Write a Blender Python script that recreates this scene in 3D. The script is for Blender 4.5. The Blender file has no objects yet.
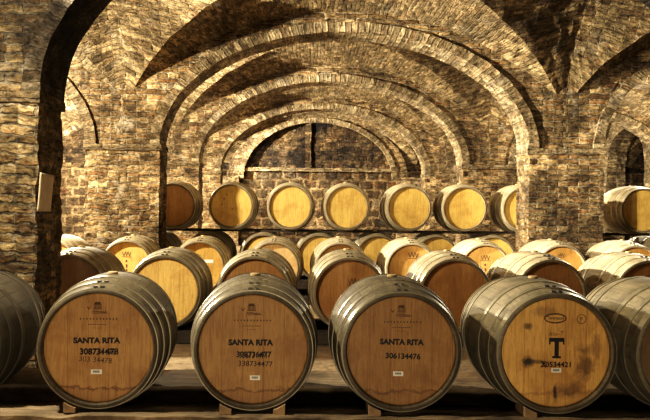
import bpy, bmesh, math, random
from mathutils import Vector, noise, Matrix
random.seed(7)
C = bpy.context.scene.collection
PI = math.pi

# ------------------------------------------------------------------ camera numbers
F = 850.0                 # focal length in pixels of a 650 wide frame
VX, VY = 296.0, 205.0     # where lines running away from the camera meet
H = 1.17                  # camera height
ROLL = math.radians(0.6)
def unroll(px, py):
    dx, dy = px-325, py-210
    return (325+dx*math.cos(ROLL)+dy*math.sin(ROLL), 210-dx*math.sin(ROLL)+dy*math.cos(ROLL))
def xat(px, d, py=205): return (unroll(px, py)[0]-VX)*d/F

# ------------------------------------------------------------------ node helpers
def new_mat(name):
    m = bpy.data.materials.new(name); m.use_nodes = True
    nt = m.node_tree; nt.nodes.clear()
    out = nt.nodes.new('ShaderNodeOutputMaterial'); b = nt.nodes.new('ShaderNodeBsdfPrincipled')
    nt.links.new(b.outputs[0], out.inputs[0])
    return m, nt, b
def N(nt, t, **kw):
    n = nt.nodes.new(t)
    for k, v in kw.items():
        if k.startswith('i_'): n.inputs[k[2:].replace('_', ' ')].default_value = v
        else: setattr(n, k, v)
    return n
def L(nt, a, b): nt.links.new(a, b)
def ramp(nt, fac, stops, interp='LINEAR'):
    r = nt.nodes.new('ShaderNodeValToRGB'); r.color_ramp.interpolation = interp
    e = r.color_ramp.elements
    while len(e) < len(stops): e.new(0.5)
    for el, (p, c) in zip(e, stops):
        el.position = p; el.color = (*c, 1) if len(c) == 3 else c
    L(nt, fac, r.inputs[0]); return r.outputs[0]
def mix(nt, fac, a, b, mode='MIX'):
    m = nt.nodes.new('ShaderNodeMix'); m.data_type = 'RGBA'; m.blend_type = mode; m.clamp_factor = True; m.clamp_result = False
    for s, v in ((m.inputs[0], fac), (m.inputs[6], a), (m.inputs[7], b)):
        if isinstance(v, (int, float)): s.default_value = v
        elif isinstance(v, tuple): s.default_value = (*v, 1)
        else: L(nt, v, s)
    return m.outputs[2]
def mth(nt, op, a, b=0.0, clamp=False):
    m = nt.nodes.new('ShaderNodeMath'); m.operation = op; m.use_clamp = clamp
    for s, v in ((m.inputs[0], a), (m.inputs[1], b)):
        if isinstance(v, (int, float)): s.default_value = v
        else: L(nt, v, s)
    return m.outputs[0]
def noise_tex(nt, vec, scale, detail=4.0, rough=0.6, dist=0.0):
    n = N(nt, 'ShaderNodeTexNoise'); n.inputs['Scale'].default_value = scale
    n.inputs['Detail'].default_value = detail; n.inputs['Roughness'].default_value = rough
    n.inputs['Distortion'].default_value = dist
    if vec is not None: L(nt, vec, n.inputs['Vector'])
    return n
def bump(nt, b, hgt, strength=0.6, dist=0.02):
    bm = N(nt, 'ShaderNodeBump'); bm.inputs['Strength'].default_value = strength; bm.inputs['Distance'].default_value = dist
    L(nt, hgt, bm.inputs['Height']); L(nt, bm.outputs[0], b.inputs['Normal'])

def brick_mat(name, c1, c2, mortar, bw=0.27, bh=0.072, ms=0.012, stain=0.55, lime=0.35, wob=0.03, soot=None, red=0.5, dark=(.035, .025, .016), joint=.45):
    m, nt, b = new_mat(name)
    uv = N(nt, 'ShaderNodeUVMap').outputs[0]
    geo = N(nt, 'ShaderNodeNewGeometry').outputs['Position']
    n0 = noise_tex(nt, uv, 4.5, 3)
    off = N(nt, 'ShaderNodeVectorMath', operation='SUBTRACT'); L(nt, n0.outputs['Color'], off.inputs[0]); off.inputs[1].default_value = (.5, .5, .5)
    sc = N(nt, 'ShaderNodeVectorMath', operation='SCALE'); L(nt, off.outputs[0], sc.inputs[0]); sc.inputs['Scale'].default_value = wob*1.3
    ad = N(nt, 'ShaderNodeVectorMath', operation='ADD'); L(nt, uv, ad.inputs[0]); L(nt, sc.outputs[0], ad.inputs[1])
    n1 = noise_tex(nt, uv, 22, 2)
    off2 = N(nt, 'ShaderNodeVectorMath', operation='SUBTRACT'); L(nt, n1.outputs['Color'], off2.inputs[0]); off2.inputs[1].default_value = (.5, .5, .5)
    sc2 = N(nt, 'ShaderNodeVectorMath', operation='SCALE'); L(nt, off2.outputs[0], sc2.inputs[0]); sc2.inputs['Scale'].default_value = .03
    ad2 = N(nt, 'ShaderNodeVectorMath', operation='ADD'); L(nt, ad.outputs[0], ad2.inputs[0]); L(nt, sc2.outputs[0], ad2.inputs[1])
    br = N(nt, 'ShaderNodeTexBrick'); L(nt, ad2.outputs[0], br.inputs['Vector'])
    br.inputs['Scale'].default_value = 1.0; br.inputs['Brick Width'].default_value = bw; br.inputs['Row Height'].default_value = bh
    br.inputs['Mortar Size'].default_value = ms; br.inputs['Mortar Smooth'].default_value = .6; br.inputs['Bias'].default_value = -.1
    br.inputs['Color1'].default_value = (*c1, 1); br.inputs['Color2'].default_value = (*c2, 1); br.inputs['Mortar'].default_value = (*mortar, 1)
    col = br.outputs['Color']
    sm_ = N(nt, 'ShaderNodeMapping'); L(nt, uv, sm_.inputs['Vector']); sm_.inputs['Scale'].default_value = (7, 15, 7)
    strata = noise_tex(nt, sm_.outputs[0], 1.0, 8, .74, .25)
    sm2 = N(nt, 'ShaderNodeMapping'); L(nt, uv, sm2.inputs['Vector']); sm2.inputs['Scale'].default_value = (20, 40, 20)
    grit = noise_tex(nt, sm2.outputs[0], 1.0, 6, .75, .2)
    # separate brick to brick variation: reddish bricks, dark bricks
    st = N(nt, 'ShaderNodeMapping'); L(nt, ad2.outputs[0], st.inputs['Vector']); st.inputs['Scale'].default_value = (1/bw*.8, 1/bh*.9, 1)
    vn = noise_tex(nt, st.outputs[0], .9, 2, .5)
    redf = ramp(nt, vn.outputs['Fac'], [(.53, (0, 0, 0)), (.64, (red, red, red))])
    brickmask = mth(nt, 'SUBTRACT', 1.0, br.outputs['Fac'], True)
    col = mix(nt, mth(nt, 'MULTIPLY', redf, brickmask), col, (.30, .115, .04))
    vn2 = noise_tex(nt, st.outputs[0], 1.3, 2, .5)
    dkf = ramp(nt, vn2.outputs['Fac'], [(.30, (.85, .85, .85)), (.45, (0, 0, 0))])
    col = mix(nt, mth(nt, 'MULTIPLY', dkf, brickmask), col, (.075, .052, .03))
    # joints: partly washed-out and dark, partly pale
    jn = noise_tex(nt, geo, 7, 4, .7)
    jf = mth(nt, 'MULTIPLY', br.outputs['Fac'], ramp(nt, jn.outputs['Fac'], [(.42, (0, 0, 0)), (.56, (joint, joint, joint))]))
    wn_ = N(nt, 'ShaderNodeTexWhiteNoise', noise_dimensions='2D')
    fv = N(nt, 'ShaderNodeVectorMath', operation='FLOOR'); dv = N(nt, 'ShaderNodeVectorMath', operation='DIVIDE')
    L(nt, ad2.outputs[0], dv.inputs[0]); dv.inputs[1].default_value = (bw/2, bh, 1); L(nt, dv.outputs[0], fv.inputs[0]); L(nt, fv.outputs[0], wn_.inputs[0])
    col = mix(nt, 1.0, col, ramp(nt, wn_.outputs['Value'], [(0, (.55, .52, .48)), (.35, (.95, .93, .9)), (.75, (1.25, 1.25, 1.22)), (1, (1.9, 1.9, 1.85))]), 'MULTIPLY')
    col = mix(nt, jf, col, (.03, .02, .012))
    # lime and plaster leftovers
    ln = noise_tex(nt, geo, 3.3, 6, .68, .4)
    lf = ramp(nt, ln.outputs['Fac'], [(.56, (0, 0, 0)), (.64, (lime, lime, lime))])
    col = mix(nt, lf, col, (.62, .52, .36))
    pn = noise_tex(nt, geo, 5.5, 6, .72, .3)
    pf = ramp(nt, pn.outputs['Fac'], [(.34, (.6, .6, .6)), (.48, (0, 0, 0))])
    col = mix(nt, pf, col, (.07, .045, .022))
    # dirt
    sn = noise_tex(nt, geo, 1.5, 7, .7, .3)
    sf = ramp(nt, sn.outputs['Fac'], [(.40, (stain, stain, stain)), (.60, (0, 0, 0))])
    col = mix(nt, sf, col, dark)
    # crevices
    cn = noise_tex(nt, st.outputs[0], 2.6, 3, .6)
    cf = ramp(nt, cn.outputs['Fac'], [(.30, (.85, .85, .85)), (.42, (0, 0, 0))])
    col = mix(nt, cf, col, (.02, .014, .008))
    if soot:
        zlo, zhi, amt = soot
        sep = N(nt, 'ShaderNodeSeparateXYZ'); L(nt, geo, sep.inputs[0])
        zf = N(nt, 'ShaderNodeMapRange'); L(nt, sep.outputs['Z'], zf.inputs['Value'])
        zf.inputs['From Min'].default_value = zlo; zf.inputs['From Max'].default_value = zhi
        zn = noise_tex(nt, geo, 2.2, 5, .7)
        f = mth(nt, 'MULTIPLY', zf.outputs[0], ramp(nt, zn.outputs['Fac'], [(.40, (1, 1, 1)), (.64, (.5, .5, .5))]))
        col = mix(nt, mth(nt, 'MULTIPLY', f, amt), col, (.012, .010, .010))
    col = mix(nt, 1.0, col, ramp(nt, strata.outputs['Fac'], [(.32, (.16, .14, .12)), (.44, (.58, .57, .55)), (.54, (.86, .86, .86)), (.70, (1.25, 1.25, 1.2))]), 'MULTIPLY')
    col = mix(nt, 1.0, col, ramp(nt, grit.outputs['Fac'], [(.36, (.22, .20, .17)), (.47, (.85, .85, .85)), (.6, (1.25, 1.25, 1.2))]), 'MULTIPLY')
    col = mix(nt, 1.0, col, (.95, .98, 1.10), 'MULTIPLY')
    L(nt, col, b.inputs['Base Color']); b.inputs['Roughness'].default_value = .93
    b.inputs['Specular IOR Level'].default_value = .15
    fine = noise_tex(nt, geo, 38, 4, .7)
    hgt = mth(nt, 'ADD', mth(nt, 'MULTIPLY', brickmask, .7), mth(nt, 'MULTIPLY', fine.outputs['Fac'], .9))
    hgt = mth(nt, 'ADD', mth(nt, 'ADD', mth(nt, 'MULTIPLY', brickmask, 1.1), mth(nt, 'MULTIPLY', fine.outputs['Fac'], .6)), mth(nt, 'ADD', mth(nt, 'MULTIPLY', strata.outputs['Fac'], 2.4), mth(nt, 'MULTIPLY', grit.outputs['Fac'], 1.3)))
    bump(nt, b, hgt, .9, .03)
    return m

M = {}
M['pillar'] = brick_mat('pillar_masonry', (.46, .31, .15), (.30, .19, .085), (.50, .40, .25), stain=.7, lime=.6, wob=.04)
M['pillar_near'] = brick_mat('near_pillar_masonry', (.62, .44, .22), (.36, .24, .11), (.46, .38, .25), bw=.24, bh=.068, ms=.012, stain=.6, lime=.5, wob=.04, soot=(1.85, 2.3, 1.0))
M['vault'] = brick_mat('vault_brick', (.41, .30, .155), (.31, .215, .105), (.36, .275, .16), bh=.06, bw=.26, ms=.010, stain=.55, lime=.4, red=.3, joint=.4)
M['ring'] = brick_mat('arch_ring_brick', (.45, .34, .19), (.33, .24, .13), (.42, .33, .2), bw=.5, bh=.075, ms=.012, stain=.55, lime=.5, red=.25)
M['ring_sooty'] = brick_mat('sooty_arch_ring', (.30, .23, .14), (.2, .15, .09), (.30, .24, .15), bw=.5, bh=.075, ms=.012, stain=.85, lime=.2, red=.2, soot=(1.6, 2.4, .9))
M['wall'] = brick_mat('wall_rubble', (.36, .25, .125), (.22, .15, .075), (.32, .24, .14), bw=.3, bh=.12, ms=.02, stain=.55, lime=.3, wob=.05)
M['lunette'] = brick_mat('soot_blackened_brick', (.46, .30, .14), (.24, .15, .07), (.38, .26, .13), bw=.34, bh=.13, ms=.02, stain=.95, lime=.3, wob=.06, soot=(1.9, 2.6, .8), dark=(.012, .010, .010))
M['rubble'] = brick_mat('dark_holed_stone', (.075, .05, .028), (.15, .10, .05), (.30, .205, .105), bw=.40, bh=.27, ms=.055, stain=.6, lime=.2, wob=.09, joint=.2)

def mat_floor():
    m, nt, b = new_mat('dusty_floor')
    geo = N(nt, 'ShaderNodeNewGeometry').outputs['Position']
    n = noise_tex(nt, geo, 1.6, 8, .65, .3)
    c = ramp(nt, n.outputs['Fac'], [(.3, (.10, .065, .035)), (.5, (.21, .145, .08)), (.7, (.33, .24, .14))])
    n2 = noise_tex(nt, geo, 14, 5, .7)
    c = mix(nt, ramp(nt, n2.outputs['Fac'], [(.35, (.7, .7, .7)), (.5, (0, 0, 0))]), c, (.06, .04, .022))
    L(nt, c, b.inputs['Base Color']); b.inputs['Roughness'].default_value = .9
    bump(nt, b, n2.outputs['Fac'], .5, .03); return m
M['floor'] = mat_floor()

def mat_beam(name, c0, c1, c2):
    m, nt, b = new_mat(name)
    geo = N(nt, 'ShaderNodeNewGeometry').outputs['Position']
    mp = N(nt, 'ShaderNodeMapping'); L(nt, geo, mp.inputs[0]); mp.inputs['Scale'].default_value = (1.3, 16, 16)
    n = noise_tex(nt, mp.outputs[0], 2.2, 6, .65, .6)
    c = ramp(nt, n.outputs['Fac'], [(.3, c0), (.52, c1), (.72, c2)])
    n2 = noise_tex(nt, geo, 3.5, 6, .7)
    c = mix(nt, ramp(nt, n2.outputs['Fac'], [(.36, (.8, .8, .8)), (.55, (0, 0, 0))]), c, (.045, .03, .018))
    L(nt, c, b.inputs['Base Color']); b.inputs['Roughness'].default_value = .85
    bump(nt, b, n.outputs['Fac'], .6, .012); return m
M['beam'] = mat_beam('old_timber', (.10, .07, .04), (.23, .165, .095), (.36, .27, .165))
M['rail'] = mat_beam('dark_rail_timber', (.015, .010, .007), (.035, .024, .015), (.07, .05, .03))

def mat_stave():
    m, nt, b = new_mat('barrel_staves')
    uv = N(nt, 'ShaderNodeUVMap').outputs[0]
    sep = N(nt, 'ShaderNodeSeparateXYZ'); L(nt, uv, sep.inputs[0])
    u = mth(nt, 'MULTIPLY', sep.outputs[0], 30.0)
    fl = mth(nt, 'FLOOR', u); fr = mth(nt, 'FRACT', u)
    obj = N(nt, 'ShaderNodeObjectInfo')
    wn = N(nt, 'ShaderNodeTexWhiteNoise', noise_dimensions='2D')
    cb = N(nt, 'ShaderNodeCombineXYZ'); L(nt, fl, cb.inputs[0]); L(nt, mth(nt, 'MULTIPLY', obj.outputs['Random'], 91.0), cb.inputs[1]); L(nt, cb.outputs[0], wn.inputs[0])
    base = ramp(nt, wn.outputs['Value'], [(0, (.34, .275, .175)), (.5, (.42, .345, .225)), (1, (.49, .41, .275))])
    tco = N(nt, 'ShaderNodeTexCoord').outputs['Object']
    mp = N(nt, 'ShaderNodeMapping'); L(nt, uv, mp.inputs[0]); mp.inputs['Scale'].default_value = (160, 5, 1)
    g = noise_tex(nt, mp.outputs[0], 1.0, 5, .6, .4)
    c = mix(nt, .55, base, ramp(nt, g.outputs['Fac'], [(.3, (.35, .35, .35)), (.7, (1, 1, 1))]), 'MULTIPLY')
    d = noise_tex(nt, tco, 6, 6, .7, .5)
    c = mix(nt, ramp(nt, d.outputs['Fac'], [(.36, (.7, .7, .7)), (.56, (0, 0, 0))]), c, (.10, .075, .045))
    edge = mth(nt, 'ABSOLUTE', mth(nt, 'SUBTRACT', fr, .5))
    gap = ramp(nt, edge, [(.46, (0, 0, 0)), (.495, (.5, .5, .5))])
    c = mix(nt, gap, c, (.03, .02, .012))
    c = mix(nt, ramp(nt, sep.outputs[1], [(.004, (.55, .55, .55)), (.012, (0, 0, 0))]), c, (.07, .05, .03))
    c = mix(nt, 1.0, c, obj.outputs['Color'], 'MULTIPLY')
    L(nt, c, b.inputs['Base Color']); b.inputs['Roughness'].default_value = .72
    hgt = mth(nt, 'SUBTRACT', mth(nt, 'MULTIPLY', g.outputs['Fac'], .4), gap)
    bump(nt, b, hgt, .5, .006); return m
M['stave'] = mat_stave()

def mat_head(name='barrel_head_oak', stains=()):
    m, nt, b = new_mat(name)
    tco = N(nt, 'ShaderNodeTexCoord').outputs['Object']
    obj = N(nt, 'ShaderNodeObjectInfo')
    sep = N(nt, 'ShaderNodeSeparateXYZ'); L(nt, tco, sep.inputs[0])
    u = mth(nt, 'MULTIPLY', mth(nt, 'ADD', sep.outputs[0], 1.0), 9.5)
    fl = mth(nt, 'FLOOR', u); fr = mth(nt, 'FRACT', u)
    wn = N(nt, 'ShaderNodeTexWhiteNoise', noise_dimensions='2D')
    cb = N(nt, 'ShaderNodeCombineXYZ'); L(nt, fl, cb.inputs[0]); L(nt, mth(nt, 'MULTIPLY', obj.outputs['Random'], 57.0), cb.inputs[1]); L(nt, cb.outputs[0], wn.inputs[0])
    base = ramp(nt, wn.outputs['Value'], [(0, (.86, .84, .82)), (1, (1.0, 1.0, 1.0))])
    shift = N(nt, 'ShaderNodeVectorMath', operation='SCALE'); shift.inputs[0].default_value = (13, 7, 29); L(nt, obj.outputs['Random'], shift.inputs['Scale'])
    ad = N(nt, 'ShaderNodeVectorMath', operation='ADD'); L(nt, tco, ad.inputs[0]); L(nt, shift.outputs[0], ad.inputs[1])
    mp = N(nt, 'ShaderNodeMapping'); L(nt, ad.outputs[0], mp.inputs[0]); mp.inputs['Scale'].default_value = (60, 20, 4.5)
    g = noise_tex(nt, mp.outputs[0], 1.4, 6, .65, .8)
    c = mix(nt, 1.0, base, ramp(nt, g.outputs['Fac'], [(.3, (.66, .60, .52)), (.55, (1, 1, 1))]), 'MULTIPLY')
    gap = ramp(nt, mth(nt, 'ABSOLUTE', mth(nt, 'SUBTRACT', fr, .5)), [(.478, (0, 0, 0)), (.497, (.55, .55, .55))])
    c = mix(nt, gap, c, (.25, .15, .07))
    # cloudy darkening
    d = noise_tex(nt, ad.outputs[0], 4.5, 6, .65, .5)
    c = mix(nt, ramp(nt, d.outputs['Fac'], [(.34, (.55, .55, .55)), (.52, (0, 0, 0))]), c, (.48, .36, .24))
    sp_ = noise_tex(nt, mp.outputs[0], 3.2, 5, .75, .3)
    c = mix(nt, ramp(nt, sp_.outputs['Fac'], [(.33, (.6, .6, .6)), (.45, (0, 0, 0))]), c, (.42, .28, .15))
    wr_ = noise_tex(nt, ad.outputs[0], 9, 6, .75, 1.2)
    c = mix(nt, ramp(nt, wr_.outputs['Fac'], [(.58, (0, 0, 0)), (.70, (.45, .45, .45))]), c, (1.25, 1.2, 1.05))
    # dried wine marks near the lower rim
    tz = mth(nt, 'SUBTRACT', .345, sep.outputs[2])
    wl = noise_tex(nt, ad.outputs[0], 11, 5, .72, .6)
    lv = mth(nt, 'ADD', tz, mth(nt, 'MULTIPLY', mth(nt, 'SUBTRACT', wl.outputs['Fac'], .5), .11))
    band = ramp(nt, lv, [(.196, (0, 0, 0)), (.206, (.95, .95, .95)), (.214, (.15, .15, .15)), (.30, (.35, .35, .35))])
    alpha = obj.outputs['Alpha']
    c = mix(nt, mth(nt, 'MULTIPLY', band, alpha), c, (.20, .11, .06))
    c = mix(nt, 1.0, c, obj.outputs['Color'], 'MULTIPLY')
    for (sx, sz, rx, rz, amt, colr) in stains:
        qx = mth(nt, 'DIVIDE', mth(nt, 'SUBTRACT', sep.outputs[0], sx), rx); qz = mth(nt, 'DIVIDE', mth(nt, 'SUBTRACT', mth(nt, 'SUBTRACT', sep.outputs[2], .345), sz), rz)
        dd = mth(nt, 'SQRT', mth(nt, 'ADD', mth(nt, 'MULTIPLY', qx, qx), mth(nt, 'MULTIPLY', qz, qz)))
        nn = noise_tex(nt, tco, 16, 5, .7)
        dd = mth(nt, 'ADD', dd, mth(nt, 'MULTIPLY', mth(nt, 'SUBTRACT', nn.outputs['Fac'], .5), 2.2))
        c = mix(nt, ramp(nt, dd, [(.35, (amt, amt, amt)), (1.0, (0, 0, 0))]), c, colr)
    L(nt, c, b.inputs['Base Color']); b.inputs['Roughness'].default_value = .6
    bump(nt, b, mth(nt, 'SUBTRACT', mth(nt, 'MULTIPLY', g.outputs['Fac'], .3), gap), .25, .004); return m
M['head'] = mat_head()
M['head_stained'] = mat_head('stained_head_oak', [(-.145, .13, .026, .022, .75, (.05, .03, .015)), (-.146, -.05, .036, .034, .95, (.02, .014, .01)), (-.09, -.048, .05, .012, .6, (.05, .03, .015)),
    (.15, -.06, .055, .11, .75, (.13, .06, .022)), (.08, -.19, .10, .05, .65, (.11, .05, .02)), (.0, -.20, .012, .05, .9, (.03, .018, .01)), (-.05, .21, .10, .03, .45, (.16, .085, .035)), (.21, .02, .03, .10, .5, (.15, .075, .03))])

def mat_plain(name, col, rough=.8, metal=0.0, var=.3, scale=20):
    m, nt, b = new_mat(name)
    tco = N(nt, 'ShaderNodeTexCoord').outputs['Object']
    n = noise_tex(nt, tco, scale, 5, .65)
    lo = tuple(x*(1-var) for x in col); hi = tuple(min(1, x*(1+var)) for x in col)
    L(nt, ramp(nt, n.outputs['Fac'], [(.3, lo), (.7, hi)]), b.inputs['Base Color'])
    b.inputs['Roughness'].default_value = rough; b.inputs['Metallic'].default_value = metal
    bump(nt, b, n.outputs['Fac'], .15, .003); return m
def mat_hoop():
    m = mat_plain('galvanised_hoop', (.40, .36, .28), .42, .4, .3, 14); nt = m.node_tree
    b = [n for n in nt.nodes if n.type == 'BSDF_PRINCIPLED'][0]; src = b.inputs['Base Color'].links[0].from_socket
    obj = N(nt, 'ShaderNodeObjectInfo'); L(nt, mix(nt, 1.0, src, obj.outputs['Color'], 'MULTIPLY'), b.inputs['Base Color']); return m
M['hoop'] = mat_hoop()
M['rivet'] = mat_plain('dark_rivet', (.06, .055, .05), .5, .7)
M['bung'] = mat_plain('pale_wood_bung', (.45, .32, .16), .8)
M['ink'] = mat_plain('black_stencil_ink', (.012, .010, .009), .7)
M['burn'] = mat_plain('burnt_brand', (.085, .045, .022), .8)
M['smudge'] = mat_plain('dark_spill', (.07, .035, .016), .7, 0, .5, 30)
M['sticker'] = mat_plain('white_sticker', (.85, .82, .74), .6, 0, .1)
M['paper'] = mat_plain('yellowed_paper', (.55, .46, .33), .85, 0, .2, 6)
M['wedge'] = mat_plain('wedge_wood', (.30, .20, .11), .85, 0, .35, 18)
M['lime'] = mat_plain('whitewashed_edge', (.60, .50, .36), .9, 0, .4, 12)

# ------------------------------------------------------------------ mesh helpers
def link(name, verts, faces, mat, parent=None, uvs=None, smooth=False):
    me = bpy.data.meshes.new(name); me.from_pydata(verts, [], faces)
    if uvs is not None:
        lay = me.uv_layers.new(name='UVMap')
        for i, l in enumerate(me.loops): lay.data[i].uv = uvs[i]
    me.materials.append(mat)
    if smooth:
        for p in me.polygons: p.use_smooth = True
    me.update()
    o = bpy.data.objects.new(name, me); C.objects.link(o)
    if parent: o.parent = parent
    return o
def tag(o, label, cat, group=None, kind='thing'):
    o['label'] = label; o['category'] = cat; o['kind'] = kind
    if group: o['group'] = group
    return o
def empty(name, loc, label, cat, group=None, rot=(0, 0, 0)):
    o = bpy.data.objects.new(name, None); C.objects.link(o); o.location = loc; o.rotation_euler = rot
    o.empty_display_size = .1
    return tag(o, label, cat, group)
class MB:
    def __init__(s): s.v, s.f, s.uv = [], [], []
    def grid(s, pts, uvf):          # pts[i][j]
        b = len(s.v); nj = len(pts[0])
        for r in pts: s.v.extend(r)
        for i in range(len(pts)-1):
            for j in range(nj-1):
                s.f.append((b+i*nj+j, b+(i+1)*nj+j, b+(i+1)*nj+j+1, b+i*nj+j+1))
                for (a, c) in ((i, j), (i+1, j), (i+1, j+1), (i, j+1)): s.uv.append(uvf(a, c))
    def box(s, x0, x1, y0, y1, z0, z1):
        b = len(s.v)
        s.v += [(x0, y0, z0), (x1, y0, z0), (x1, y1, z0), (x0, y1, z0), (x0, y0, z1), (x1, y0, z1), (x1, y1, z1), (x0, y1, z1)]
        for f in ((0, 3, 2, 1), (4, 5, 6, 7), (0, 1, 5, 4), (1, 2, 6, 5), (2, 3, 7, 6), (3, 0, 4, 7)):
            s.f.append(tuple(b+k for k in f)); s.uv += [(0, 0)]*4
    def poly(s, pts):
        b = len(s.v); s.v += pts; s.f.append(tuple(range(b, b+len(pts)))); s.uv += [(0, 0)]*len(pts)
    def build(s, name, mat, parent=None, smooth=False): return link(name, s.v, s.f, mat, parent, s.uv, smooth)
def rough(p, a1=.016, a2=.010):
    v = Vector(p); n = noise.noise_vector(v*5.0)*a1 + noise.noise_vector(v*17.0)*a2
    q = v+n; return (q.x, q.y, q.z)
def lin(a, b, n): return [a+(b-a)*i/n for i in range(n+1)]

def rough_block(mb, x0, x1, y0, y1, z0, z1, step=.045, a1=.018, a2=.012, top=True):
    nx = max(2, round((x1-x0)/step)); ny = max(2, round((y1-y0)/step)); nz = max(2, round((z1-z0)/step))
    X, Y, Z = lin(x0, x1, nx), lin(y0, y1, ny), lin(z0, z1, nz)
    R = lambda p: rough(p, a1, a2)
    mb.grid([[R((x, y0, z)) for z in Z] for x in X], lambda i, j: (X[i], Z[j]))
    mb.grid([[R((x, y1, z)) for z in Z] for x in reversed(X)], lambda i, j: (X[::-1][i]+.13, Z[j]))
    mb.grid([[R((x1, y, z)) for z in Z] for y in Y], lambda i, j: (Y[i]+.4, Z[j]))
    mb.grid([[R((x0, y, z)) for z in Z] for y in reversed(Y)], lambda i, j: (Y[::-1][i]+.27, Z[j]))
    if top: mb.grid([[R((x, y, z1)) for y in Y] for x in X], lambda i, j: (X[i], Y[j]))
    mb.grid([[R((x, y, z0)) for y in reversed(Y)] for x in X], lambda i, j: (X[i], Y[::-1][j]))

# ------------------------------------------------------------------ the vaulted cellar
XL = [-7.98, -2.25, 3.485, 9.215, 14.945]     # arcade lines
XN = ['far left', 'left', 'right', 'far right']
YP = [-3.3, 1.45, 6.155, 11.28, 15.67, 20.06, 24.41]   # centre planes of the transverse arches
PW, PT = .965, .62                             # pillar width and depth
ZS, RV, RI = 1.93, 1.67, 1.485                 # springing, vault rise, arch rise
AI, RING = 2.385, .13
AV = 2.95

RG = 1.94
A0, R0 = 2.56, 1.72
def vpoint(cx, p, q):
    sp, sq = abs(math.sin(p)), abs(math.sin(q))
    if math.cos(p) >= math.cos(q):
        g = min(1, max(0, (1-sq)/max(1e-6, 1-sp)))
        return cx+math.sin(p)*(A0+(AV-A0)*g**.7), ZS+(R0+(RG-R0)*g**.75)*math.cos(p)
    g = min(1, max(0, (1-sp)/max(1e-6, 1-sq)))
    return cx+math.sin(p)*AV, ZS+(2.25+(RG-2.25)*g**1.3)*math.cos(q)
def vault():
    mb = MB()
    NB = 56
    ph = [-PI/2 + PI*i/NB for i in range(NB+1)]
    pm = math.asin(2.865/AV)
    px = [-pm]+[p for p in ph if abs(p) < pm-1e-6]+[pm]
    for bx in range(4):
        cx = (XL[bx]+XL[bx+1])/2
        for by in range(1, len(YP)-1):
            cy = (YP[by]+YP[by+1])/2; hb = (YP[by+1]-YP[by])/2; b = hb-.1
            ysamp = [(-hb, -PI/2)]+[(b*math.sin(p), p) for p in ph]+[(hb, PI/2)]
            # two sheets so the courses of each cell run the right way
            def zt(p): return ZS+RV*math.cos(p)
            arcx = {}
            acc = 0; prev = None
            for p in px:
                q = (AV*math.sin(p), zt(p))
                if prev: acc += math.dist(q, prev)
                arcx[p] = acc; prev = q
            arcy = []; acc = 0; prev = None
            for (yy, p) in ysamp:
                q = (yy, zt(p))
                if prev: acc += math.dist(q, prev)
                arcy.append(acc); prev = q
            base = len(mb.v)
            for p in px:
                for (yy, q) in ysamp:
                    x, z = vpoint(cx, p, q)
                    mb.v.append(rough((x, cy+yy, z), .02, .013))
            ny = len(ysamp)
            for i in range(len(px)-1):
                for j in range(ny-1):
                    a, b2, c, d = (i, j), (i+1, j), (i+1, j+1), (i, j+1)
                    quads = [(a, d, c, b2)]
                    ci = abs(math.sin((px[i]+px[i+1])/2)); cj = abs(math.sin((ysamp[j][1]+ysamp[j+1][1])/2))
                    if abs(ci-cj) < .004:
                        s = (px[i]+px[i+1])*(ysamp[j][1]+ysamp[j+1][1]) > 0
                        quads = [(a, c, b2), (a, d, c)] if s else [(a, d, b2), (d, c, b2)]
                    for qd in quads:
                        mi = sum(abs(px[k[0]]) for k in qd)/len(qd); mj = sum(abs(ysamp[k[1]][1]) for k in qd)/len(qd)
                        mb.f.append(tuple(base+k[0]*ny+k[1] for k in qd))
                        for k in qd:
                            if mi < mj: mb.uv.append((ysamp[k[1]][0]+cy, arcx[px[k[0]]]))      # barrel along the nave
                            else: mb.uv.append((cx+AV*math.sin(px[k[0]]), arcy[k[1]]))          # barrel across
    o = mb.build('ceiling', M['vault'], None); o['kind'] = 'structure'; return o
vault()

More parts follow.
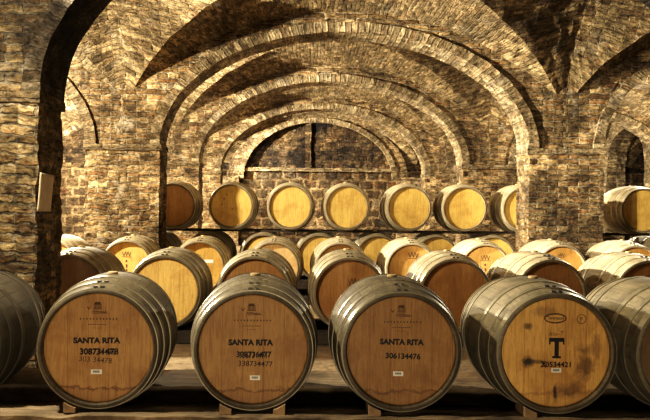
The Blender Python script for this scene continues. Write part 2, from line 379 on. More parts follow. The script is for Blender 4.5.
def arch(cx, cy, label, depth=PT, a=AI, ri=None, sooty=False):
    RI = ri or 1.485
    root = empty('brick_arch', (cx, cy, ZS), label, 'arch', 'brick arches across the cellar')
    ring = MB(); n = 64
    ph = [-PI/2+PI*i/n for i in range(n+1)]
    y0, y1 = -depth/2, depth/2
    ys = lin(y0, y1, 8)
    inn = [(a*math.sin(p), RI*math.cos(p)) for p in ph]
    ex = [((a+RING)*math.sin(p), (RI+RING)*math.cos(p)) for p in ph]
    s = [0]
    for k in range(n): s.append(s[-1]+math.dist(inn[k], inn[k+1]))
    W = lambda p: tuple(Vector(rough((p[0]+cx, p[1]+cy, p[2]+ZS), .010, .008))-Vector((cx, cy, ZS)))
    ring.grid([[W((inn[k][0], y, inn[k][1])) for y in ys] for k in range(n+1)], lambda i, j: (ys[j]+.2, s[i]))
    fr = [0, .33, .66, 1]
    face = lambda y: [[W((inn[k][0]+(ex[k][0]-inn[k][0])*t, y, inn[k][1]+(ex[k][1]-inn[k][1])*t)) for t in fr] for k in range(n+1)]
    ring.grid([r[::-1] for r in face(y0)], lambda i, j: (fr[::-1][j]*RING+.05, s[i]))
    ring.grid(face(y1), lambda i, j: (fr[j]*RING+.05, s[i]))
    ring.grid([[W((ex[k][0], y, ex[k][1])) for y in reversed(ys)] for k in range(n+1)], lambda i, j: (ys[j]+.2, s[i]))
    ring.build('voussoir_ring', M['ring_sooty' if sooty else 'ring'], root)
    sp = MB(); hw = 2.865; nx = 80; nz = 10
    xs = lin(-hw, hw, nx)
    def zb(x):
        t = abs(x)/(a+RING*.5)
        return (RI+RING*.5)*math.sqrt(max(0, 1-t*t)) if t < 1 else -.02
    def zt(x): return RV*math.cos(math.asin(min(1, abs(x)/AV)))
    hb_ = 2.195; q_ = math.asin(min(1, (hb_-depth/2+.03)/(hb_-.1)))
    prs = [vpoint(0, -PI/2+PI*k/400, q_) for k in range(401)]
    def vz(x):
        x = abs(x); best = 0
        for (xa, za), (xb_, zb_) in zip(prs[:-1], prs[1:]):
            if xa <= x <= xb_: best = max(best, za+(zb_-za)*(x-xa)/max(1e-9, xb_-xa))
        return best-ZS
    tops = [max(vz(min(abs(x), 2.86))+.05, zb(x)+.03) for x in xs]
    for yy, rev in ((y0+.035, True), (y1-.035, False)):
        pts = [[W((xs[i], yy, zb(xs[i])+(tops[i]-zb(xs[i]))*j/nz)) for j in range(nz+1)] for i in range(nx+1)]
        Zs = [[p[2] for p in r] for r in pts]
        if not rev: sp.grid([r[::-1] for r in pts], lambda i, j: (xs[i], Zs[i][nz-j]))
        else: sp.grid(pts, lambda i, j: (xs[i], Zs[i][j]))
    sp.build('spandrel', M['pillar_near' if sooty else 'pillar'], root)
    return root
nth = {2: 'nearest', 3: 'second', 4: 'third', 5: 'fourth'}
anm = {0: 'left aisle', 1: 'central nave', 2: 'right aisle'}
for bx in (0, 1, 2):
    for k in (2, 3, 4, 5):
        if k == 2 and bx == 2: continue
        cx = (XL[bx]+XL[bx+1])/2
        arch(cx, YP[k], {
            (1, 2): 'shadowed brick arch springing from the near left pillar, cut off by top of photo',
            (1, 3): 'widest complete brick arch, spanning the nave between the two tall middle pillars',
            (1, 4): 'middle brick arch of the nave, nested just inside the widest one',
            (1, 5): 'smallest round brick arch of the nave, nearest the blackened end wall'}.get((bx, k),
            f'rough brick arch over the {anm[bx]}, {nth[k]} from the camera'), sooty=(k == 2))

def pillar(lx, k, label, mat, step=.05, a1=.018, a2=.012):
    cx, cy = XL[lx]-(.018 if (k, lx) == (2, 1) else 0), YP[k]
    root = empty('brick_pillar', (cx, cy, 0), label, 'pillar', 'square brick pillars')
    w, t = PW/2, PT/2
    W0 = MB(); rough_block(W0, cx-w, cx+w, cy-t, cy+t, 0, ZS-.07, step, a1, a2)
    o = W0.build('shaft', mat); 
    for v in o.data.vertices: v.co -= Vector((cx, cy, 0))
    o.parent = root
    W1 = MB(); rough_block(W1, cx-w-.022, cx+w+.022, cy-t-.022, cy+t+.022, ZS-.075, ZS+.0, .04, .008, .008)
    o = W1.build('springing_ledge', M['ring'])
    for v in o.data.vertices: v.co -= Vector((cx, cy, 0))
    o.parent = root
    return root
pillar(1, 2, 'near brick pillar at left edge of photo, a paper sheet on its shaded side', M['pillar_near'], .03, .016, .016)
pillar(1, 3, 'tall brightly lit brick pillar left of the nave, behind the barrels', M['pillar'], .03, .022, .016)
pillar(2, 3, 'tall brick pillar right of the nave, barrels at its foot', M['pillar'], .03, .010, .008)
pillar(1, 4, 'brick pillar seen inside left half of the widest arch', M['pillar'])
pillar(2, 4, 'brick pillar behind the right middle pillar, seen through the widest arch', M['pillar'])
pillar(1, 5, 'farthest left nave pillar, close to the blackened end wall', M['pillar'])
pillar(2, 5, 'farthest right nave pillar, close to the blackened end wall', M['pillar'])
near_right = pillar(2, 2, '', M['pillar_near'])
del near_right['label'], near_right['category'], near_right['group']
near_right.name = 'pillar_right'; near_right['kind'] = 'structure'
# shell
def struct(mb, name, mat):
    o = mb.build(name, mat); o['kind'] = 'structure'; return o
f = MB(); xs = lin(-8.5, 15.2, 60); ysf = lin(-3.3, 24.6, 70)
f.grid([[(x, y, .012*noise.noise(Vector((x*1.3, y*1.3, 0)))-.006) for y in ysf] for x in xs], lambda i, j: (xs[i], ysf[j]))
struct(f, 'floor', M['floor'])
WB = 24.12
def wall_face(name, x0, x1, z0, z1, y, mat, step=.09):
    mb = MB(); X = lin(x0, x1, round((x1-x0)/step)); Z = lin(z0, z1, round((z1-z0)/step))
    mb.grid([[rough((x, y, z), .03, .02) for z in Z] for x in X], lambda i, j: (X[i], Z[j])); return struct(mb, name, mat)
wall_face('wall_back', -8.5, 15.2, 0, 2.18, WB+.25, M['rubble'])
wall_face('wall_back_upper', -8.5, 15.2, 2.18, 3.9, WB+.30, M['lunette'])
t = MB(); rough_block(t, -1.6, 2.9, WB+.12, WB+.34, 2.13, 2.23, .06, .012, .01); struct(t, 'trim_1', M['ring'])
t = MB(); rough_block(t, .25, .42, WB+.24, WB+.34, 2.2, 3.6, .06, .014, .01); struct(t, 'trim_2', M['rubble'])
for sx, cxx in ((0, -5.1), (1, .6175), (2, 6.35)):
    arch(cxx, WB+.19, {0: 'blind brick arch on end wall of the left aisle', 1: 'blind brick arch framing the blackened lunette of the end wall', 2: 'blind brick arch on end wall of the right aisle'}[sx], depth=.26, a=2.12, ri=1.60)
for lx in (1, 2):
    t = MB(); rough_block(t, XL[lx]-.62, XL[lx]+.62, WB+.02, WB+.3, 0, ZS+.05, .06); struct(t, 'trim_%d' % (lx+2), M['pillar'])
wl = MB(); Y = lin(-3.3, 24.5, 200); Z = lin(0, 3.7, 36)
wl.grid([[rough((XL[0], y, z), .03, .02) for z in Z] for y in Y], lambda i, j: (Y[i], Z[j])); struct(wl, 'wall_left', M['wall'])
wr = MB()
wr.grid([[rough((XL[4], y, z), .03, .02) for z in Z] for y in reversed(Y)], lambda i, j: (Y[::-1][i], Z[j])); struct(wr, 'wall_right', M['wall'])

# outer arcade wall of the right aisle with one open archway
def arcade_wall():
    xf, xb = 8.73, 9.25; ya, yb = 21.35, 23.9; yc, hw = (ya+yb)/2, (yb-ya)/2; zs, rz_ = 2.35, .93; y0, y1, zt = 18.4, 24.3, 3.75
    mb = MB(); W = lambda p: rough(p, .02, .014)
    def arc(y): return zs+rz_*math.sqrt(max(0, 1-((y-yc)/hw)**2))
    Zl = lin(0, zt, 40)
    for (p, q, n) in ((y0, ya, 34), (yb, y1, 9)):
        Yl = lin(p, q, n)
        for xx, fl in ((xf, 1), (xb, 0)):
            g = [[W((xx, y, z)) for z in Zl] for y in (Yl[::-1] if fl else Yl)]
            mb.grid(g, lambda i, j: ((Yl[::-1] if fl else Yl)[i], Zl[j]))
    Yl = [yc-hw*math.cos(PI*k/40) for k in range(41)]
    for xx, fl in ((xf, 1), (xb, 0)):
        YY = Yl[::-1] if fl else Yl
        g = [[W((xx, y, arc(y)+(zt-arc(y))*t/10)) for t in range(11)] for y in YY]
        mb.grid(g, lambda i, j: (YY[i], arc(YY[i])+(zt-arc(YY[i]))*j/10))
    path = [(ya, z) for z in lin(0, zs, 26)[:-1]]+[(y, arc(y)) for y in Yl]+[(yb, z) for z in lin(zs, 0, 26)[1:]]
    XX = lin(xf, xb, 8); s_ = [0]
    for a_, c_ in zip(path[:-1], path[1:]): s_.append(s_[-1]+math.dist(a_, c_))
    mb.grid([[W((x, y, z)) for x in XX] for (y, z) in path], lambda i, j: (XX[j], s_[i]))
    struct(mb, 'wall_right_arcade', M['ring'])
arcade_wall()

# paper on the near pillar's shaded side
pz = 1.17
pm = MB()
d0, d1 = 5.81, 6.14
def zz(py, d): return H+(VY-py)*d/F
col_t = [(d0+.02, zz(175, d0)), (d1, zz(178, d1))]; col_b = [(d0-.06, zz(214, d0)), (d1-.11, zz(214, d1))]
NX = 8; NZ = 12
xp = XL[1]+PW/2+.012
def pp(i, j):
    a, b2 = i/NX, j/NZ
    yt = col_t[0][0]+(col_t[1][0]-col_t[0][0])*a; zt = col_t[0][1]+(col_t[1][1]-col_t[0][1])*a
    yb = col_b[0][0]+(col_b[1][0]-col_b[0][0])*a; zb = col_b[0][1]+(col_b[1][1]-col_b[0][1])*a
    return (xp+.006*math.sin(b2*2+a*2)+.02*b2*a, yt+(yb-yt)*b2, zt+(zb-zt)*b2)
pm.grid([[pp(i, j) for j in range(NZ, -1, -1)] for i in range(NX+1)], lambda i, j: (i, j))
o = pm.build('paper_sheet', M['paper'], None, True); tag(o, 'curled yellowed paper sheet pinned to the near left pillar', 'paper')
sm = o.modifiers.new('thickness', 'SOLIDIFY'); sm.thickness = .003

# ------------------------------------------------------------------ barrels
BL, RB, RE = .95, .345, .300
def prof(y): return RB-(RB-RE)*(2*y/BL-1)**2
def lathe(prf, n, uvmode=True):
    mb = MB(); ang = [2*PI*k/n for k in range(n+1)]
    rows = [[(r*math.sin(a), y, RB+r*math.cos(a)) for (y, r) in prf] for a in ang]
    mb.grid(rows, lambda i, j: (i/n, prf[j][0])); return mb
HOOPS = [(.004, .050), (.120, .158), (.275, .315)]
def barrel_master(n, rivets, big):
    root = bpy.data.objects.new('wine_barrel', None); root.empty_display_size = .1
    nb = 26 if big else 16
    p = [(.036, .276), (.012, .278), (.0, .284), (.0, .296), (.004, RE)]+[(y, prof(y)) for y in lin(.012, BL-.012, nb)]+[(BL-.004, RE), (BL, .292), (BL, .284), (BL-.036, .276)]
    st = lathe(p, n).build('staves', M['stave'], None, False)
    for k, pl in enumerate(st.data.polygons): pl.use_smooth = True
    st.data.set_sharp_from_angle(angle=math.radians(50)) if hasattr(st.data, 'set_sharp_from_angle') else None
    st.parent = root
    for yy, name in ((.034, 'head'), (BL-.034, 'head')):
        mb = MB(); rr = [0.001, .08, .16, .24, .270, .284]; dz = [0, 0, 0, 0, .0, .006]
        sgn = 1 if yy < .5 else -1
        ang = [2*PI*k/n for k in range(n+1)]
        g = [[(r*math.sin(a), yy+sgn*d, RB+r*math.cos(a)) for r, d in zip(rr, dz)] for a in ang]
        if sgn > 0: g = [r[::-1] for r in g]
        mb.grid(g, lambda i, j: (0, 0)); mb.build('head', M['head'], root)
    for (a, b) in HOOPS+[(BL-b, BL-a) for a, b in HOOPS]:
        ys = lin(a, b, 2); th = .0045
        pr = [(a, prof(a)-.004), (a, prof(a)+th)]+[(ys[1], prof(ys[1])+th)]+[(b, prof(b)+th), (b, prof(b)-.004)]
        h = lathe(pr, n).build('hoop', M['hoop'], root)
        if rivets and a < .2:
            mb = MB(); yc = (a+b)/2
            for da in (-.055, .055):
                rad = prof(yc)+th+.001
                cx, cz = rad*math.sin(da), RB+rad*math.cos(da)
                mb.box(cx-.010, cx+.010, yc-.010, yc+.010, cz-.003, cz+.006)
                mb.box(cx-.004, cx+.004, yc-.018, yc+.018, cz-.003, cz+.003)
            mb.build('rivet', M['rivet'], h)
    m = 16
    mb = MB(); prb = [(-.012, .028), (.006, .028), (.011, .025), (.011, .001)]
    g = [[(r*math.sin(2*PI*k/m), BL/2-.03+r*math.cos(2*PI*k/m), 2*RB+zz_) for zz_, r in prb] for k in range(m, -1, -1)]
    mb.grid(g, lambda i, j: (0, 0)); mb.build('bung', M['bung'], root)
    return root
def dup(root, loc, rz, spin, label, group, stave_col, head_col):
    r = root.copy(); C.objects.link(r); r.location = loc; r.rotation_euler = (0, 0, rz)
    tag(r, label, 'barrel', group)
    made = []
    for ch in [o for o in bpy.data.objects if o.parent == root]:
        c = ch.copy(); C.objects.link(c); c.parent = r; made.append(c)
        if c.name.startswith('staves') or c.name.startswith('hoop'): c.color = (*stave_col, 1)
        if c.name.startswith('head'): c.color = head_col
        for g in [o for o in bpy.data.objects if o.parent == ch]:
            d = g.copy(); C.objects.link(d); d.parent = c
    return r
master_big = barrel_master(96, True, True)
master_mid = barrel_master(64, True, False)
master_far = barrel_master(48, False, False)

# --- stencils on heads: flat pieces lying on the head, head plane local y = .034
YH = .0325
def text_part(parent, name, s, cx, cz, hgt, mat, width=None, bold=.0, rot=0.0, shear=0.0, y=YH):
    cu = bpy.data.curves.new('tmp', 'FONT'); cu.body = s; cu.size = 1.0; cu.align_x = 'CENTER'; cu.align_y = 'CENTER'
    cu.offset = bold; cu.shear = shear; cu.resolution_u = 3
    ob = bpy.data.objects.new('tmp', cu); C.objects.link(ob)
    dg = bpy.context.evaluated_depsgraph_get(); dg.update()
    me = bpy.data.meshes.new_from_object(ob.evaluated_get(dg))
    bpy.data.objects.remove(ob); bpy.data.curves.remove(cu)
    xs_ = [v.co.x for v in me.vertices]; ys_ = [v.co.y for v in me.vertices]
    w, h = max(xs_)-min(xs_), max(ys_)-min(ys_); mx, my = (max(xs_)+min(xs_))/2, (max(ys_)+min(ys_))/2
    sy = hgt/h; sx = (width/w) if width else sy
    ca, sa = math.cos(rot), math.sin(rot)
    for v in me.vertices:
        x, z = (v.co.x-mx)*sx, (v.co.y-my)*sy
        v.co = (cx+x*ca-z*sa, y, RB+cz+x*sa+z*ca)
    me.name = name; me.materials.clear(); me.materials.append(mat)
    o = bpy.data.objects.new(name, me); C.objects.link(o); o.parent = parent; return o
def flat(parent, name, polys, mat, y=YH):
    mb = MB()
    for pl in polys: mb.poly([(x, y, RB+z) for (x, z) in pl])
    return mb.build(name, mat, parent)
def stroke(pts, w):
    out = []
    for (a, b) in zip(pts[:-1], pts[1:]):
        d = Vector((b[0]-a[0], b[1]-a[1])); L_ = d.length or 1; n = Vector((-d.y, d.x))/L_*w/2; e = d/L_*w*.3
        out.append([(a[0]-n.x-e.x, a[1]-n.y-e.y), (b[0]-n.x+e.x, b[1]-n.y+e.y), (b[0]+n.x+e.x, b[1]+n.y+e.y), (a[0]+n.x-e.x, a[1]+n.y-e.y)])
    return out
def rect(x0, x1, z0, z1): return [(x0, z0), (x1, z0), (x1, z1), (x0, z1)]
def ellipse_ring(cx, cz, rx, rz, w, n=40):
    out = []
    for k in range(n):
        a, b = 2*PI*k/n, 2*PI*(k+1)/n
        out.append([(cx+rx*math.cos(a), cz+rz*math.sin(a)), (cx+rx*math.cos(b), cz+rz*math.sin(b)),
                    (cx+(rx-w)*math.cos(b), cz+(rz-w)*math.sin(b)), (cx+(rx-w)*math.cos(a), cz+(rz-w)*math.sin(a))])
    return out
def blob(cx, cz, rx, rz, seed, n=28, jag=.35):
    rnd = random.Random(seed)
    return [(cx+rx*math.cos(2*PI*k/n)*(1+rnd.uniform(-jag, jag)), cz+rz*math.sin(2*PI*k/n)*(1+rnd.uniform(-jag, jag))) for k in range(n)]
def emblem(parent, cx, cz):
    p = []
    p += [[(cx-.020, cz+.012), (cx+.020, cz+.012), (cx+.012, cz+.026), (cx-.012, cz+.026)]]       # roof
    for k in range(6): p.append(rect(cx-.019+k*.007, cx-.0155+k*.007, cz-.008, cz+.011))               # columns
    p.append(rect(cx-.022, cx+.022, cz-.011, cz-.008))
    p += stroke([(cx-.052, cz+.002), (cx-.044, cz-.012), (cx-.036, cz+.002)], .0035)               # V
    p += stroke([(cx-.026+.006*k, cz-.024+(.006 if k % 2 else -.004)+(-.003 if k > 6 else 0)) for k in range(13)], .003)  # script line
    p += stroke([(cx-.024, cz-.033), (cx+.055, cz-.030)], .002)
    flat(parent, 'winery_emblem', p, M['burn'])
    q = []
    for k in range(12): q += [rect(cx-.088+k*.0165, cx-.088+k*.0165+.006, cz-.064, cz-.056)]
    for k in range(9): q += [rect(cx-.045+k*.0105, cx-.045+k*.0105+.007, cz-.090, cz-.086)]
    for k in range(5): q += [rect(cx-.022+k*.0105, cx-.022+k*.0105+.005, cz-.108, cz-.105)]
    flat(parent, 'branded_lettering', q, M['burn'])
def sticker(parent, cx, cz, w=.056, h=.024):
    s = flat(parent, 'barcode_sticker', [rect(cx-w/2, cx+w/2, cz-h/2, cz+h/2)], M['sticker'], YH)
    bars = [rect(cx-w*.3+k*w*.055, cx-w*.3+k*w*.055+w*(.03 if k % 3 else .042), cz-h*.18, cz+h*.28) for k in range(11)]
    flat(s, 'barcode', bars, M['ink'], YH-.0008)
def crown(parent, cx, cz, sc=1.0, drip=True):
    p = stroke([(cx-.045*sc, cz+.03*sc), (cx-.03*sc, cz-.012*sc), (cx-.012*sc, cz+.035*sc), (cx, cz-.01*sc), (cx+.014*sc, cz+.036*sc), (cx+.03*sc, cz-.012*sc), (cx+.045*sc, cz+.028*sc)], .006*sc)
    p += stroke([(cx-.05*sc, cz-.02*sc), (cx+.05*sc, cz-.022*sc)], .005*sc)
    flat(parent, 'branded_mark', p, M['burn'])
    if drip:
        d = [rect(cx-.012, cx+.008, cz-.085, cz-.060), rect(cx-.008, cx+.010, cz-.15, cz-.11), rect(cx-.010, cx+.008, cz-.20, cz-.165)]
        flat(parent, 'stamped_lettering', d, M['burn'])

ZC = {1: H-.737, 2: H-.737, 3: H-.737, 4: .463, 5: 1.145}
DEP = {1: F/198, 2: 7.083, 3: 9.95, 4: 11.64, 5: 11.64}
barrels = {}
def put(row, key, px, label, group, master, scol, hcol, rz=0.0, dy=0.0):
    d = DEP[row]+dy
    py = VY+(H-ZC[row])*F/d
    X = xat(px, d, py)
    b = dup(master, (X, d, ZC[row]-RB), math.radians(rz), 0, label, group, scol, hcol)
    barrels[(row, key)] = b; return b
G1 = 'large stamped barrels in the front row'; G2 = 'barrels in the second row'; G3 = 'barrels in the third row'
G4 = 'bottom barrels of the back stack'; G5 = 'top barrels of the back stack'
olive = (.47, .46, .42)
H1 = (.55, .32, .115, 1.0)
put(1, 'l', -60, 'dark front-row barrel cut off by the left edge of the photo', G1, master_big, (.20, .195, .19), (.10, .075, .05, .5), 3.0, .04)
b1 = put(1, 'a', 97.5, 'front barrel stamped SANTA RITA with a doubled number ending 478, leftmost complete one', G1, master_big, olive, H1, 2.8)
b2 = put(1, 'b', 253, 'front barrel stamped SANTA RITA with a smudged doubled number ending 477', G1, master_big, olive, (.46, .26, .092, .9), 1.6)
b3 = put(1, 'c', 402, 'front barrel stamped SANTA RITA with the single number 306134476', G1, master_big, olive, (.42, .235, .082, .8), .4)
b4 = put(1, 'd', 557.5, 'front barrel with a big black letter T and brown stains on its head', G1, master_big, (.62, .61, .55), (.84, .50, .165, .5), .2)
put(1, 'e', 697, 'front-row barrel cut off by the right edge of the photo', G1, master_big, (.7, .69, .62), (.3, .2, .1, .5), 0)

def P(b, cpx, cpy, px, py): return ((px-cpx)/198.0, (cpy-py)/198.0)
# barrel a
c = (98.5, 350)
x, z = P(0, *c, 97, 309); emblem(b1, x, z)
text_part(b1, 'stamped_name', 'SANTA RITA', *P(0, *c, 96.6, 342.6), .031, M['ink'], .238, .05)
text_part(b1, 'stamped_number', '308731478', *P(0, *c, 99, 353.6), .033, M['ink'], .195, .03)
text_part(b1, 'overprinted_number', '306734478', *P(0, *c, 98, 354.2), .030, M['ink'], .180, .004)
text_part(b1, 'faint_number', '303 34478', *P(0, *c, 95.5, 362), .027, M['ink'], .165, -.006, math.radians(-4))
sticker(b1, *P(0, *c, 96.5, 374.2))
# barrel b
c = (253, 350)
x, z = P(0, *c, 251, 309); emblem(b2, x, z)
text_part(b2, 'stamped_name', 'SANTA RITA', *P(0, *c, 250.6, 343), .032, M['ink'], .228, .05)
text_part(b2, 'stamped_number', '308736477', *P(0, *c, 254, 355), .031, M['ink'], .178, .03)
text_part(b2, 'overprinted_number', '306731471', *P(0, *c, 253, 356), .032, M['ink'], .14, .004)
text_part(b2, 'lower_number', '338734477', *P(0, *c, 255.5, 364.4), .027, M['ink'], .175, .004, math.radians(-1.5))
sticker(b2, *P(0, *c, 255.2, 378.6), .052, .024)
# barrel c
c = (402, 350)
x, z = P(0, *c, 402, 309); emblem(b3, x, z)
text_part(b3, 'stamped_name', 'SANTA RITA', *P(0, *c, 402.7, 341), .031, M['ink'], .225, .05, math.radians(-.8))
text_part(b3, 'stamped_number', '306134476', *P(0, *c, 404, 355.2), .031, M['ink'], .178, .035, math.radians(-1.5))
sticker(b3, *P(0, *c, 399.3, 373), .052, .024)
# barrel d
c = (555, 353)
x, z = P(0, *c, 554.5, 318.5)
flat(b4, 'oval_brand', ellipse_ring(x, z, .058, .026, .004)+ellipse_ring(x, z, .052, .021, .002), M['ink'])
text_part(b4, 'brand_lettering', 'Taransaud', x, z+.002, .016, M['ink'], .085, .01)
x, z = P(0, *c, 581, 319); flat(b4, 'round_brand', ellipse_ring(x, z, .024, .024, .003), M['burn'])
text_part(b4, 'brand_letter', 'P', x, z, .022, M['burn'], None, 0, .3)
text_part(b4, 'chalk_scrawl', 'Anx-T', *P(0, *c, 555.5, 334), .022, M['burn'], .082, -.008, math.radians(4), .3)
x, z = P(0, *c, 556.2, 348.5)
flat(b4, 'stencilled_letter', [rect(x-.039, x+.039, z+.032, z+.052), rect(x-.011, x+.011, z-.042, z+.033), rect(x-.022, x+.022, z-.052, z-.041),
     rect(x-.039, x-.031, z+.018, z+.034), rect(x+.031, x+.039, z+.018, z+.034)], M['ink'])
text_part(b4, 'stamped_number', '30534421', *P(0, *c, 556, 365), .028, M['ink'], .148, .03)
flat(b4, 'crossed_digit', stroke([P(0, *c, 540.5, 361.8), P(0, *c, 545.5, 368)], .005)+stroke([P(0, *c, 545, 362), P(0, *c, 540.5, 368)], .005), M['ink'])
sticker(b4, *P(0, *c, 556, 371), .052, .023)
for ch in b4.children:
    if ch.name.startswith('head'):
        ch.data = ch.data.copy(); ch.data.materials[0] = M['head_stained']

# second row
W2 = (.92, .90, .82)
D2 = (.42, .22, .07, .3)
put(2, 'a', 68, 'second-row barrel half hidden behind the near left pillar, its head black in shadow', G2, master_mid, (.5, .48, .43), (.13, .075, .03, .3), 0)  # the pillar's shadow is put into this darker head colour
put(2, 'b', 164, 'second-row barrel with brightly lit golden head, behind the leftmost SANTA RITA barrel', G2, master_mid, (.75, .74, .66), (.92, .62, .20, .2), 0)  # lamp light is put into this brighter head colour
put(2, 'c', 254, 'second-row barrel directly behind the SANTA RITA barrel numbered 477', G2, master_mid, W2, D2, -1.5)
bm_ = put(2, 'd', 350, 'second-row barrel with a small burnt mark, seen between the 477 and 476 barrels', G2, master_mid, W2, D2, .5)
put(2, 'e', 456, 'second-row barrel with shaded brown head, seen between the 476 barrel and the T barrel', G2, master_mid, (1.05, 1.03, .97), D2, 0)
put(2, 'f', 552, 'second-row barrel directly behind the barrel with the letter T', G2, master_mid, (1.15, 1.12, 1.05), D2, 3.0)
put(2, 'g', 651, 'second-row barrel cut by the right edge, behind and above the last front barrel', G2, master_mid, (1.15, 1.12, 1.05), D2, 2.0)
crown(bm_, .03, .09, 1.0, False)
# third row
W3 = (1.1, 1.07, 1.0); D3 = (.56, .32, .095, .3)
put(3, 'a', 50, 'third-row barrel, only its pale top showing between the near pillar and the lit pillar', G3, master_mid, W3, D3, 0)
q1 = put(3, 'b', 126, 'third-row barrel at the foot of the lit left pillar, dark vertical mark on its head', G3, master_mid, (.9, .88, .8), (.66, .42, .13, .2), 0)
q2 = put(3, 'c', 199, 'third-row barrel with a white paper slip on its golden head', G3, master_mid, (.95, .93, .85), (.66, .42, .12, .2), 0)
q3 = put(3, 'd', 273.5, 'third-row barrel with pale lit head, peeping out behind the second-row barrel above number 477', G3, master_mid, W3, (.78, .55, .26, .2), -1.5)
put(3, 'e', 341, 'third-row barrel whose head is mostly covered by the marked second-row barrel', G3, master_mid, W3, D3, 1)
q4 = put(3, 'f', 412, 'third-row barrel with dark scribbled brand on a brown head, right of centre', G3, master_mid, W3, D3, 1)
q5 = put(3, 'g', 486, 'third-row barrel with crown brand and dark vertical letters, left of the right pillar', G3, master_mid, W3, D3, 0)
q6 = put(3, 'h', 562, 'third-row barrel in front of the right pillar foot', G3, master_mid, W3, D3, 1)
put(3, 'i', 637, 'third-row barrel at the right edge, below the lone aisle barrel', G3, master_mid, W3, D3, 1)
for q in (q1, q5): crown(q, 0.0, .13, 1.1, True)
crown(q4, .02, .15, 1.3, False); crown(q6, 0, .17, .9, False); crown(q3, .01, .14, .6, False); crown(q2, -.03, .12, .9, False)
flat(q2, 'paper_slip', [rect(.04, .165, .045, .085)], M['sticker'])
# back stack, bottom then top
W4 = (.85, .82, .74); D4 = (.68, .46, .13, .1)
for px, lab in ((152, 'bottom back-stack barrel peeping out beside the lit left pillar'), (208, 'bottom back-stack barrel behind the barrel with the white slip'),
                (263, 'bottom back-stack barrel below the gap right of the half-shadowed head'), (319, 'bottom back-stack barrel mid-nave, under the third and fourth full top heads'),
                (378, 'bottom back-stack barrel right of the nave middle, between two pale third-row barrels'), (437, 'bottom back-stack barrel below the two rightmost full top heads'),
                (494, 'bottom back-stack barrel just left of the right pillar'), (610, 'bottom back-stack barrel just right of the right pillar, in shadow'),
                (668, 'bottom back-stack barrel at the right edge, mostly hidden under the lone aisle barrel')):
    put(4, px, px, lab, G4, master_far, W4, D4, random.uniform(-1, 1))
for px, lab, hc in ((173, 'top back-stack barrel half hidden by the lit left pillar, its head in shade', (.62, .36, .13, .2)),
                    (231, 'top back-stack barrel whose head is half shadowed on the left, with small dark spots', D4), (290, 'top back-stack barrel with plain yellow head, third from the left', D4),
                    (347, 'top back-stack barrel with plain yellow head, in the middle of the nave', D4), (409.5, 'top back-stack barrel with yellow head below right foot of the smallest arch', D4),
                    (465, 'top back-stack barrel with yellow head, last fully visible one left of the right pillar', D4), (525, 'top back-stack barrel mostly hidden behind the right pillar', D4),
                    (644, 'lone top barrel in the right aisle, cut by the right edge of the photo', D4)):
    put(5, px, px, lab, G5, master_far, (1.1, 1.06, .95), hc, random.uniform(-1.2, 1.2))
# small dark spots on the head half shadowed by the pillar
tb = barrels[(5, 231)]
flat(tb, 'dark_stain', [blob(-.10, .10, .012, .008, 3), blob(-.06, .16, .010, .008, 4), blob(-.13, .02, .009, .012, 5), blob(.02, -.04, .012, .007, 6)], M['smudge'], .0328)

for mroot in (master_big, master_mid, master_far):
    for ch in [o for o in bpy.data.objects if o.parent == mroot]:
        for g in [o for o in bpy.data.objects if o.parent == ch]: bpy.data.objects.remove(g)
        bpy.data.objects.remove(ch)
    bpy.data.objects.remove(mroot)

# ------------------------------------------------------------------ timbers under the rows
def beam(x0, x1, y0, y1, z0, z1, label, mat='beam', a=.008, group='timbers under the barrels', step=.06, name='timber_beam'):
    cx, cy = (x0+x1)/2, (y0+y1)/2
    mb = MB(); nx = max(4, round((x1-x0)/step))
    X = lin(x0, x1, nx); k = 4
    ring = []
    for (ya, za, yb, zb) in ((y0, z0, y0, z1), (y0, z1, y1, z1), (y1, z1, y1, z0), (y1, z0, y0, z0)):
        for t_ in range(k): ring.append((ya+(yb-ya)*t_/k, za+(zb-za)*t_/k))
    ring.append(ring[0])
    def R(x, p):
        q = Vector((x, p[0], p[1])); dn = noise.noise_vector(q*6)*a+noise.noise_vector(q*22)*a*.6
        zoff = min(0, dn.z) if p[1] > (z0+z1)/2 else max(0, dn.z)
        return (x-cx, p[0]+dn.y-cy, p[1]+zoff-z0)
    mb.grid([[R(x, p) for p in ring] for x in X], lambda i, j: (X[i], j*.1))
    mb.poly([R(x0, p) for p in ring[:-1]][::-1]); mb.poly([R(x1, p) for p in ring[:-1]])
    o = mb.build(name, M[mat]); o.location = (cx, cy, z0); return tag(o, label, 'beam', group)
zb = ZC[1]-prof(.127)+.001
beam(-2.7, 3.3, 4.22, 4.42, 0, zb, 'long worn timber in front, carrying the heads of the front barrels', a=.014)
beam(-2.7, 3.3, 5.0, 5.5, 0, ZC[1]-prof(.70)+.001, 'broad pale timber under the rear ends of the front barrels', a=.008)
for r, (xa, xb_), w in ((2, (-2.35, 3.7), 'second'), (3, (-3.3, 4.7), 'third')):
    d = DEP[r]
    beam(xa, xb_, d+.04, d+.18, 0, ZC[2]-prof(.18)+.001, f'dark timber under the front ends of the {w} barrel row', 'rail')
    beam(xa, xb_, d+.77, d+.91, 0, ZC[2]-prof(.18)+.001, f'dark timber under the rear ends of the {w} barrel row', 'rail')
z4 = ZC[4]-prof(.17)+.001; d = DEP[4]
beam(-2.4, 5.9, d+.04, d+.17, 0, z4, 'dark timber under the front of the bottom back-stack barrels', 'rail')
beam(-2.4, 5.9, d+.78, d+.91, 0, z4, 'dark timber under the rear of the bottom back-stack barrels', 'rail')
zr0, zr1 = ZC[4]+prof(.21)-.001, ZC[5]-prof(.21)+.001
beam(-2.4, 5.9, d+.15, d+.21, zr0, zr1, 'thin front rail between the two tiers of the back stack', 'rail', .003)
beam(-2.4, 5.9, d+.74, d+.80, zr0, zr1, 'thin rear rail between the two tiers of the back stack', 'rail', .003)

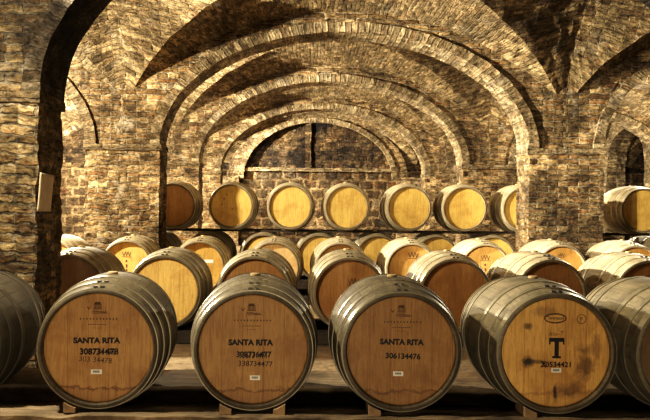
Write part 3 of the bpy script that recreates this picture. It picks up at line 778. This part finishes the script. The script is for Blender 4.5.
# wedges holding the front barrels
def wedge(b, side, label):
    bx = b.location.x; yc = 4.395
    zt = zb
    r = prof(.08)
    mb = MB(); zcb = ZC[1]-zt
    prof_ = []
    x_in, x_out = .105, .165
    n = 6
    for k in range(n+1):
        x = x_in+(x_out-x_in)*k/n
        prof_.append((side*x, max(.006, min(.055, zcb-math.sqrt(r*r-x*x)-.001))))
    front = [(side*x_in, 0)]+prof_+[(side*x_out, 0)]
    if side > 0: front = front[::-1]
    y0, y1 = -.12, .07
    mb.poly([(x, y0, z) for x, z in reversed(front)]); mb.poly([(x, y1, z) for x, z in front])
    m_ = len(front)
    for k in range(m_):
        a_, c_ = front[k], front[(k+1) % m_]
        mb.poly([(a_[0], y0, a_[1]), (c_[0], y0, c_[1]), (c_[0], y1, c_[1]), (a_[0], y1, a_[1])])
    o = mb.build('wooden_wedge', M['wedge']); o.location = (bx, yc, zt)
    return tag(o, label, 'wedge', 'wedges chocking the front barrels')
for b, w in ((b1, '478'), (b2, '477'), (b3, '476'), (b4, 'T')):
    nm = f'barrel numbered {w}' if w != 'T' else 'barrel with the letter T'
    wedge(b, -1, f'small wooden wedge under left side of the front {nm}')
    if w == '477': wedge(b, 1, f'small wooden wedge under right side of the front {nm}')

# ------------------------------------------------------------------ light
def point(loc, energy, col, rad=.12):
    l = bpy.data.lights.new('unseen_cellar_lamp', 'POINT'); l.energy = energy; l.color = col; l.shadow_soft_size = rad*.7
    o = bpy.data.objects.new('unseen_cellar_lamp', l); C.objects.link(o); o.location = loc; return o
def area(loc, target, size, energy, col):
    l = bpy.data.lights.new('fill_lamp', 'AREA'); l.energy = energy; l.color = col; l.size = size
    o = bpy.data.objects.new('fill_lamp', l); C.objects.link(o); o.location = loc
    o.rotation_euler = (Vector(target)-Vector(loc)).to_track_quat('-Z', 'Y').to_euler(); return o
warm = (1.0, .89, .66)
def helper_flood(loc, target, energy, deg, blend=.7):  # added spots that brighten the right-hand vaults, pillars and barrels
    l = bpy.data.lights.new('added_flood', 'SPOT'); l.energy = energy; l.color = warm; l.shadow_soft_size = .07
    l.spot_size = math.radians(deg); l.spot_blend = blend
    o = bpy.data.objects.new('added_flood', l); C.objects.link(o); o.location = loc
    o.rotation_euler = (Vector(target)-Vector(loc)).to_track_quat('-Z', 'Y').to_euler(); return o
point((-2.15, 4.2, 2.5), 330, warm)
point((-4.89, 8.75, 2.85), 2200, warm)
helper_flood((-4.89, 8.65, 2.85), (3.0, 9.1, 2.75), 8000, 54)
helper_flood((-2.1, 5.0, 2.9), (3.7, 10.9, 1.9), 2600, 40)  # extra spot added to lift the right pillar's front and vault
point((-4.85, 13.5, 2.85), 1500, warm)
helper_flood((-4.85, 13.4, 2.85), (3.0, 14.2, 2.7), 5000, 56)
point((-4.9, 17.9, 2.85), 1700, warm)
helper_flood((-4.9, 17.8, 2.85), (3.0, 18.6, 2.7), 5000, 56)
point((-4.6, 22.0, 2.8), 1800, warm)
helper_flood((-4.6, 21.9, 2.8), (3.0, 23.8, 2.4), 6500, 60)
point((5.9, 14.0, 2.7), 420, warm)  # unseen, added to brighten the right aisle
point((5.9, 18.4, 2.7), 600, warm)  # likewise added, for the far end of the right aisle
l = bpy.data.lights.new('fill_lamp', 'SPOT'); l.energy = 420; l.color = (1.0, .84, .58); l.shadow_soft_size = .16; l.spot_size = math.radians(50); l.spot_blend = 1.0
o = bpy.data.objects.new('fill_lamp', l); C.objects.link(o); o.location = (-.5, -1.9, .43)
o.rotation_euler = (Vector((.25, 4.6, .42))-o.location).to_track_quat('-Z', 'Y').to_euler()
w = bpy.data.worlds.new('World'); bpy.context.scene.world = w; w.use_nodes = True
w.node_tree.nodes['Background'].inputs[0].default_value = (.9, .7, .45, 1); w.node_tree.nodes['Background'].inputs[1].default_value = .01

# ------------------------------------------------------------------ camera
cam = bpy.data.cameras.new('camera'); co = bpy.data.objects.new('camera', cam); C.objects.link(co)
cam.sensor_fit = 'HORIZONTAL'; cam.sensor_width = 36; cam.lens = 36*F/650
cam.shift_x = (325-VX)/650; cam.shift_y = -(210-VY)/650
cam.clip_start = .05; cam.clip_end = 100
co.location = (0, 0, H); co.rotation_euler = (PI/2, 0, 0)
co.rotation_mode = 'XYZ'
co.matrix_world = Matrix.Translation((0, 0, H)) @ Matrix.Rotation(PI/2, 4, 'X') @ Matrix.Rotation(ROLL, 4, 'Z')
bpy.context.scene.camera = co
sc = bpy.context.scene
sc.view_settings.view_transform = 'Standard'; sc.view_settings.look = 'None'; sc.view_settings.exposure = 0.55
sc.view_settings.use_curve_mapping = True
cm = sc.view_settings.curve_mapping
cv = cm.curves[3]
cv.points.new(.03, .020); cv.points.new(.12, .115); cv.points.new(.5, .56)
cm.update()
